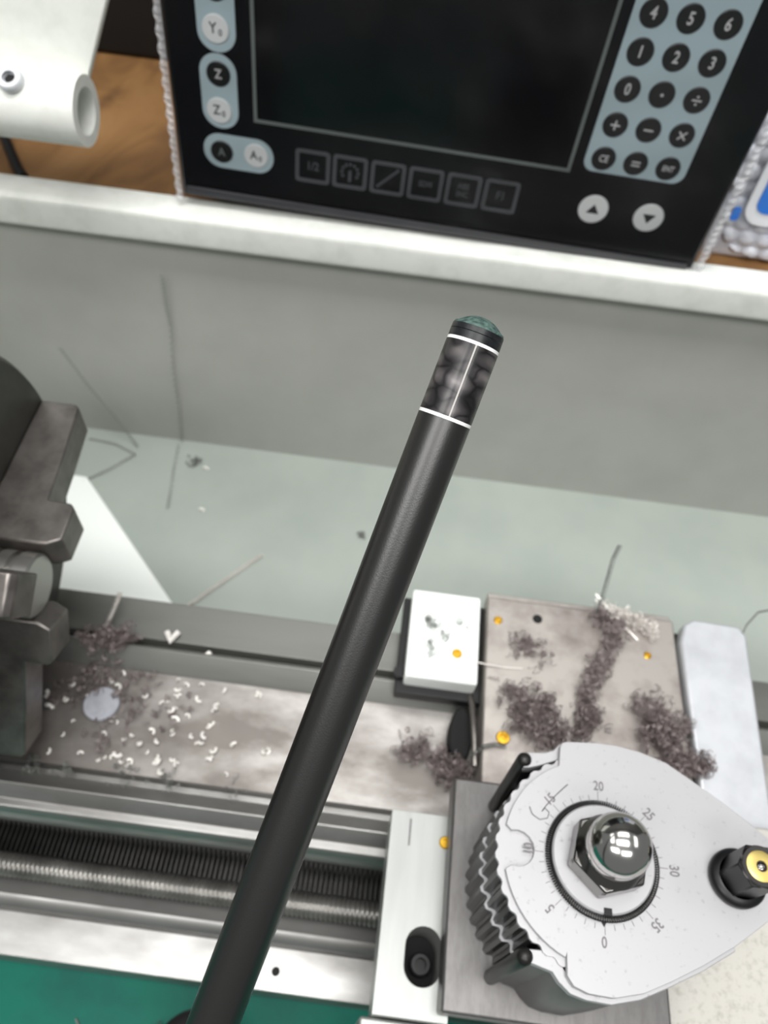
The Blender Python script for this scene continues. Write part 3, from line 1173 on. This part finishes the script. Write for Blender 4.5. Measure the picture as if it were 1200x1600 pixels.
def tuft(name, label, centers, n, spread, m, z0, rise=7, rad=(0.9, 2.8), wire=0.2, kind='stuff'):
    """a matted tuft of fine curls around the given spots"""
    mb = MB()
    for _ in range(n):
        cx, cy = random.choice(centers)
        cx += random.gauss(0, spread)
        cy += random.gauss(0, spread)
        R = random.uniform(*rad)
        turns = random.uniform(1.2, 3.5)
        ax = Vector((random.gauss(0, 1), random.gauss(0, 1), random.gauss(0, 0.6))).normalized()
        s = ax.cross(Vector((0.1, 0.3, 1))).normalized()
        w = ax.cross(s)
        zc = z0 + R + random.random() ** 2 * rise
        L = random.uniform(1, 6)
        path = []
        steps = int(turns * 9)
        for i in range(steps):
            t = i / steps
            a = 2 * PI * turns * t
            r = R * (0.6 + 0.5 * t)
            p = Vector((cx, cy, zc)) + ax * (L * (t - 0.5)) + s * (r * math.cos(a)) + w * (r * math.sin(a))
            if p.z < z0 + wire:
                p.z = z0 + wire
            path.append(p)
        mb.tube(path, wire, 3, caps=False)
    o = obj(name, mb, m)
    tag(o, label, 'swarf', kind=kind)
    return o


tuft('swarf_tuft', 'matted brown swarf tuft on the saddle just behind the lever plate', [(72, 162), (79, 158), (84, 151), (77, 148), (90, 143), (97, 141), (86, 156)], 300, 4.4, 'swarf_brown', 20)
tuft('swarf_tuft', 'brown swarf trail winding down the middle of the saddle plate', [(118, 213), (124, 207), (122, 198), (118, 190), (114, 182), (110, 174), (108, 165), (106, 157), (104, 149), (110, 156)], 300, 3.0, 'swarf_brown', 20)
tuft('swarf_tuft', 'rounded brown swarf clump at the right side of the saddle plate', [(138, 165), (142, 158), (146, 150), (141, 152), (148, 143), (148, 158)], 280, 4.6, 'swarf_brown', 20)
tuft('swarf_tuft', 'pointed brown swarf clump hanging onto the aluminium cover plate', [(150, 137), (156, 137), (161, 137.5), (147, 134)], 130, 2.4, 'swarf_brown', 23.8, rise=5)
tuft('swarf_tuft', 'grey brown swarf tuft on the bright bed left of the riser block', [(24, 136), (31, 137), (38, 135), (44, 131), (50, 128), (44, 126)], 200, 2.8, 'swarf_brown', -5.4, rise=14)
tuft('swarf_tuft', 'sparse dark swarf at the rear left corner of the saddle plate', [(75, 195), (80, 190), (86, 188), (72, 188)], 70, 3.2, 'swarf_brown', 20, rise=3, rad=(0.6, 1.6), wire=0.18)
tuft('swarf_tuft', 'thin dark swarf wisps on the white wing block', [(28, 196), (34, 186), (46, 200), (30, 180)], 26, 3.0, 'swarf_grey', 20, rise=2, rad=(0.8, 2.6), wire=0.14)
tuft('swarf_tuft', 'light frizzy swarf at the rear edge of the saddle plate', [(122, 217), (130, 216), (137, 213), (144, 209)], 120, 2.2, 'swarf_light', 20, rise=6, rad=(0.6, 1.8), wire=0.2)
tuft('swarf_tuft', 'brown swarf heap on the rear way under the chuck jaw', [(-141, 172), (-136, 170), (-131, 173), (-146, 168)], 170, 3.0, 'swarf_brown', 1.5, rise=9)
tuft('swarf_tuft', 'dull swarf litter on the bed around the round slug', [(-140, 158), (-146, 150), (-150, 143), (-118, 150), (-115, 135), (-125, 125), (-100, 140), (-135, 152)], 150, 5.0, 'swarf_brown', -5.5, rise=3, rad=(0.6, 1.8), wire=0.18)
tuft('swarf_tuft', 'fine grey swarf in the groove below the trough', [(-140, 104), (-110, 105), (-90, 105), (-60, 105), (-155, 104)], 60, 3.0, 'swarf_grey', -5.0, rise=2, rad=(0.5, 1.4), wire=0.18)
tuft('swarf_tuft', 'faint pale swarf curls on the teal stand top', [(-92, 5), (-78, 8), (-66, 2), (-86, -4)], 16, 4, 'swarf_grey', -112, rise=2, rad=(3, 7), wire=0.3)


tuft('swarf_tuft', 'small dark swarf speck on the tray beside the hanging strand', [(-160, 378)], 16, 2.2, 'strand_grey', -100, rise=2, rad=(0.6, 1.8), wire=0.3)
tuft('swarf_tuft', 'tiny dark swarf speck on the tray just left of the cue', [(-20, 329)], 10, 1.6, 'strand_grey', -100, rise=1, rad=(0.6, 1.5), wire=0.25)


def strand(label, pts, r, m, coil_r=0.0, turns=0):
    P = [Vector(p) for p in pts]
    # resample
    out_ = []
    for i in range(len(P) - 1):
        for k in range(12):
            out_.append(P[i].lerp(P[i + 1], k / 12))
    out_.append(P[-1])
    if coil_r:
        fine = []
        N = turns * 8
        for i in range(N + 1):
            t = i / N * (len(out_) - 1)
            k = min(int(t), len(out_) - 2)
            c = out_[k].lerp(out_[k + 1], t - k)
            d = (out_[k + 1] - out_[k]).normalized()
            s = d.cross(Vector((0.2, 0.1, 1))).normalized()
            w = d.cross(s)
            a = 2 * PI * i / 8
            fine.append(c + s * coil_r * math.cos(a) + w * coil_r * math.sin(a))
        out_ = fine
    o = obj('swarf_strand', MB().tube(out_, r, 4), m)
    return tag(o, label, 'swarf')


strand('long white coiled swarf strand lying on the tray beside the bed', [(-133, 249, -98.6), (-112, 274, -98.6), (-90, 300, -98.6)], 0.5, 'swarf_light', 1.1, 36)
strand('dark coiled swarf strand standing behind the saddle plate', [(116, 214, 21.5), (118, 222, 24), (121, 234, 27), (124, 246, 30), (127, 253, 34)], 0.4, 'swarf_grey', 1.0, 30)
strand('bright straight swarf sliver poking over the rear of the saddle', [(115, 226, 24), (122, 218, 23), (131, 209, 21), (137, 203, 20.6)], 0.55, 'swarf_light')
strand('thin dark swarf strand hanging down the splash panel', [(-166, 398, 62), (-167, 398.4, 40), (-166.6, 398.6, 20), (-171, 398.4, -20), (-172.5, 398, -60), (-176, 397.6, -98)], 0.26, 'strand_grey', 1.1, 34)
strand('thin dark strand drawn as a reflection across the rear of the tray', [(-177, 394, -98.7), (-174, 370, -98.7), (-170, 345, -98.7), (-168, 330, -98.7)], 0.26, 'strand_grey', 1.1, 13)  # modelled stand-in for the splash drip line's reflection in the tray
strand('bent dark swarf strand on the tray behind the chuck', [(-248, 388, -98.5), (-226, 386, -98.5), (-207, 378, -98.5), (-222, 360, -98.5), (-238, 345, -98.5)], 0.3, 'strand_grey', 1.0, 26)
strand('pale swarf strand leaning on the splash panel behind the chuck', [(-250, 394, -10), (-238, 393, -42), (-222, 391, -74), (-208, 386, -98.0)], 0.3, 'strand_grey', 1.0, 30)
strand('white twisted swarf strand on the rear way near the chuck', [(-143, 178, 1.5), (-141, 184, 5), (-139, 191, 9), (-138, 195, 12)], 0.45, 'swarf_light', 1.0, 14)
strand('thin pale swarf thread on the teal stand top at the corner', [(-128, 12, -111.4), (-118, 0, -111.4), (-109, -12, -111.4), (-106, -24, -111.4)], 0.6, 'swarf_grey')
strand('thin curved swarf wire behind the aluminium cover plate', [(196, 214, 10), (200, 224, 16), (207, 232, 18), (216, 236, 16), (225, 234, 8)], 0.5, 'swarf_grey')
strand('light thread bridging the wing block and the saddle plate', [(50, 178, 21), (56, 177, 22), (66, 177, 20.6), (76, 178, 20.4)], 0.35, 'swarf_light')
strand('fine dark coil of swarf between black oval plug and saddle', [(52, 132, 14), (57, 134, 22), (62, 136, 22), (68, 136, 21.2)], 0.3, 'swarf_grey', 0.9, 14)

# white chips scattered over the bed: shared meshes
chip_meshes = []
for s in range(4):
    mb = MB()
    path = []
    turns = (0.4, 0.55, 0.35, 0.6)[s]
    R = (1.4, 1.0, 1.1, 0.8)[s]
    N = int(10 * turns) + 3
    for i in range(N):
        a = 2 * PI * turns * i / (N - 1)
        path.append((R * math.cos(a), R * math.sin(a), 0.6 + 0.5 * i / N * (s + 1)))
    mb.tube(path, (0.6, 0.5, 0.65, 0.5)[s], 5)
    chip_meshes.append(mb.mesh('chip'))
    chip_meshes[-1].materials.append(MATS['chip_white'])
random.seed(23)
spots = [(-131.5, 153.5), (-128, 150), (-163, 141), (-151, 140), (-142, 141), (-113, 147), (-158, 133), (-98, 141), (-95, 136), (-104, 129), (-100, 125), (-108, 123),
         (-117, 117), (-110, 113), (-98, 116), (-94, 110.5), (-78, 131), (-72, 124), (-62, 128), (-88, 115), (-85, 150), (-75, 146)]
for _ in range(46):
    spots.append((random.triangular(-165, -30, -105), random.uniform(109, 158)))
for i, (x, y) in enumerate(spots):
    o = bpy.data.objects.new('metal_chip', chip_meshes[i % 4])
    COL.objects.link(o)
    sc_ = random.uniform(0.7, 1.2) if i >= 22 else random.uniform(1.1, 1.8)
    o.scale = (sc_, sc_, sc_)
    o.location = (x * MM, y * MM, -5.55 * MM)
    o.rotation_euler = (random.uniform(-0.3, 0.3), random.uniform(-0.3, 0.3), random.uniform(0, 6.28))
    tag(o, 'small white curled chip lying on the bed between the ways', 'chip', 'white chips scattered on the lathe bed')
for i, (x, y, lab) in enumerate(((-107.5, 178, 'large white heart-shaped chip on the rear way of the bed'), (-86, 172, 'small white chip at the groove beside the rear way'))):
    mb = MB()
    mb.tube([(x - 3, y + 3.4, 1.2), (x - 1.5, y + 1.2, 1.0), (x, y - 1.8, 0.6), (x + 1.6, y + 1.4, 1.2), (x + 3.2, y + 4.0, 1.6)] if i == 0 else [(x - 1, y, 0), (x, y + 1, 0.3), (x + 1.2, y + 0.3, 0.2)], 1.5 if i == 0 else 1.1, 6)
    tag(obj('metal_chip', mb, 'chip_white'), lab, 'chip')
# chips on the tray and splash foot
for (x, y, lab) in ((-150, 372, 'white chip on the tray below the hanging strand'), (-143, 332, 'white chip alone in the middle of the tray')):
    o = bpy.data.objects.new('metal_chip', chip_meshes[0])
    COL.objects.link(o)
    o.location = (x * MM, y * MM, -99.9 * MM)
    o.scale = (1.5, 1.5, 1.5)
    tag(o, lab, 'chip')

slug = MB().lathe([(0, -5.5), (8.6, -5.5), (8.9, -5.0), (8.9, -3.6), (8.5, -3.1), (0, -3.1)], -133, 139.5, 0, 'z', 40)
tag(obj('round_slug', slug, 'slug_grey', angle=30), 'round pale grey metal slug lying on the bed near the chuck', 'disc')

# unidentified dark blob at the lower edge, built as a black knob
kn = thing('black_knob', 'black round knob beside the cue at the lower picture edge', 'knob', (-58, 0, -112))
obj('knob_head', MB().lathe([(0, -70), (14, -70), (19, -66), (20.5, -60), (19, -54), (14, -50), (0, -49)], -57, 1, 0, 'z', 40), 'black_plastic', kn)
obj('stem', MB().lathe([(0, -112), (7, -112), (6, -70), (0, -70)], -57, 1, 0, 'z', 24), 'black_oxide', kn)

# ------------------------------------------------------------------ the cue
A = Vector((9.1043, 122.41, 249.3675))
U = Vector((0.2289, 0.7125, 0.6633)).normalized()
cue = thing('pool_cue', 'black carbon pool cue shaft with white rings held across the picture', 'pool cue', A)
cue.rotation_euler = (U.to_track_quat('Z', 'Y')).to_euler()
LEN = 538.0
obj('shaft', MB().lathe([(0, -LEN), (6.9, -LEN), (6.9, -LEN + 1), (6.35, -160), (6.2, -60), (6.19, -0.45), (5.6, -0.4)], 0, 0, 0, 'z', 96), 'carbon_shaft', cue, local=True)
obj('lower_ring', MB().lathe([(5.5, -0.4), (6.2, -0.4), (6.2, 0.35), (5.5, 0.35)], 0, 0, 0, 'z', 96), 'ring_white', cue, local=True)
obj('pearl_sleeve', MB().lathe([(5.5, 0.35), (6.18, 0.35), (6.1, 16.8), (5.5, 16.8)], 0, 0, 0, 'z', 96), 'pearl', cue, local=True)
obj('upper_ring', MB().lathe([(5.5, 16.8), (6.1, 16.8), (6.1, 17.5), (5.5, 17.5)], 0, 0, 0, 'z', 96), 'ring_white', cue, local=True)
obj('tip_pad', MB().lathe([(5.5, 17.5), (6.08, 17.5), (6.06, 19.2), (5.98, 19.3), (6.06, 19.4), (6.02, 20.6), (5.5, 20.6)], 0, 0, 0, 'z', 96), 'tip_black', cue, local=True)
tipb = [(5.9, 20.6), (5.88, 20.8), (5.7, 21.2)]
for k in range(1, 11):
    a = math.radians(40 + 50 * k / 10)
    R0 = 7.2
    tipb.append((R0 * math.cos(a) if k < 10 else 0, 23.6 - R0 + R0 * math.sin(a)))
obj('leather_tip', MB().lathe(tipb, 0, 0, 0, 'z', 96), 'tip_leather', cue, local=True, angle=60)
# thin inlaid line on the side facing the camera
to_cam = (Vector((0, 0, 375)) - A)
loc = cue.rotation_euler.to_matrix().transposed() @ to_cam
ang = math.atan2(loc.y, loc.x)
il = MB()
ia = ang + 0.12
pts = []
for k in range(-1, 2):
    a = ia + k * 0.028
    pts.append((6.2 * math.cos(a), 6.2 * math.sin(a)))
il.v += [(p[0], p[1], 0.35) for p in pts] + [(p[0] * 0.985, p[1] * 0.985, 16.8) for p in pts] + [(p[0] * 0.96, p[1] * 0.96, 0.35) for p in pts] + [(p[0] * 0.95, p[1] * 0.95, 16.8) for p in pts]
il.f += [(0, 1, 4, 3), (1, 2, 5, 4), (6, 9, 10, 7), (7, 10, 11, 8), (0, 3, 9, 6), (2, 8, 11, 5), (0, 6, 7, 1), (1, 7, 8, 2), (3, 4, 10, 9), (4, 5, 11, 10)]
obj('inlay_line', il, 'inlay', cue, local=True)
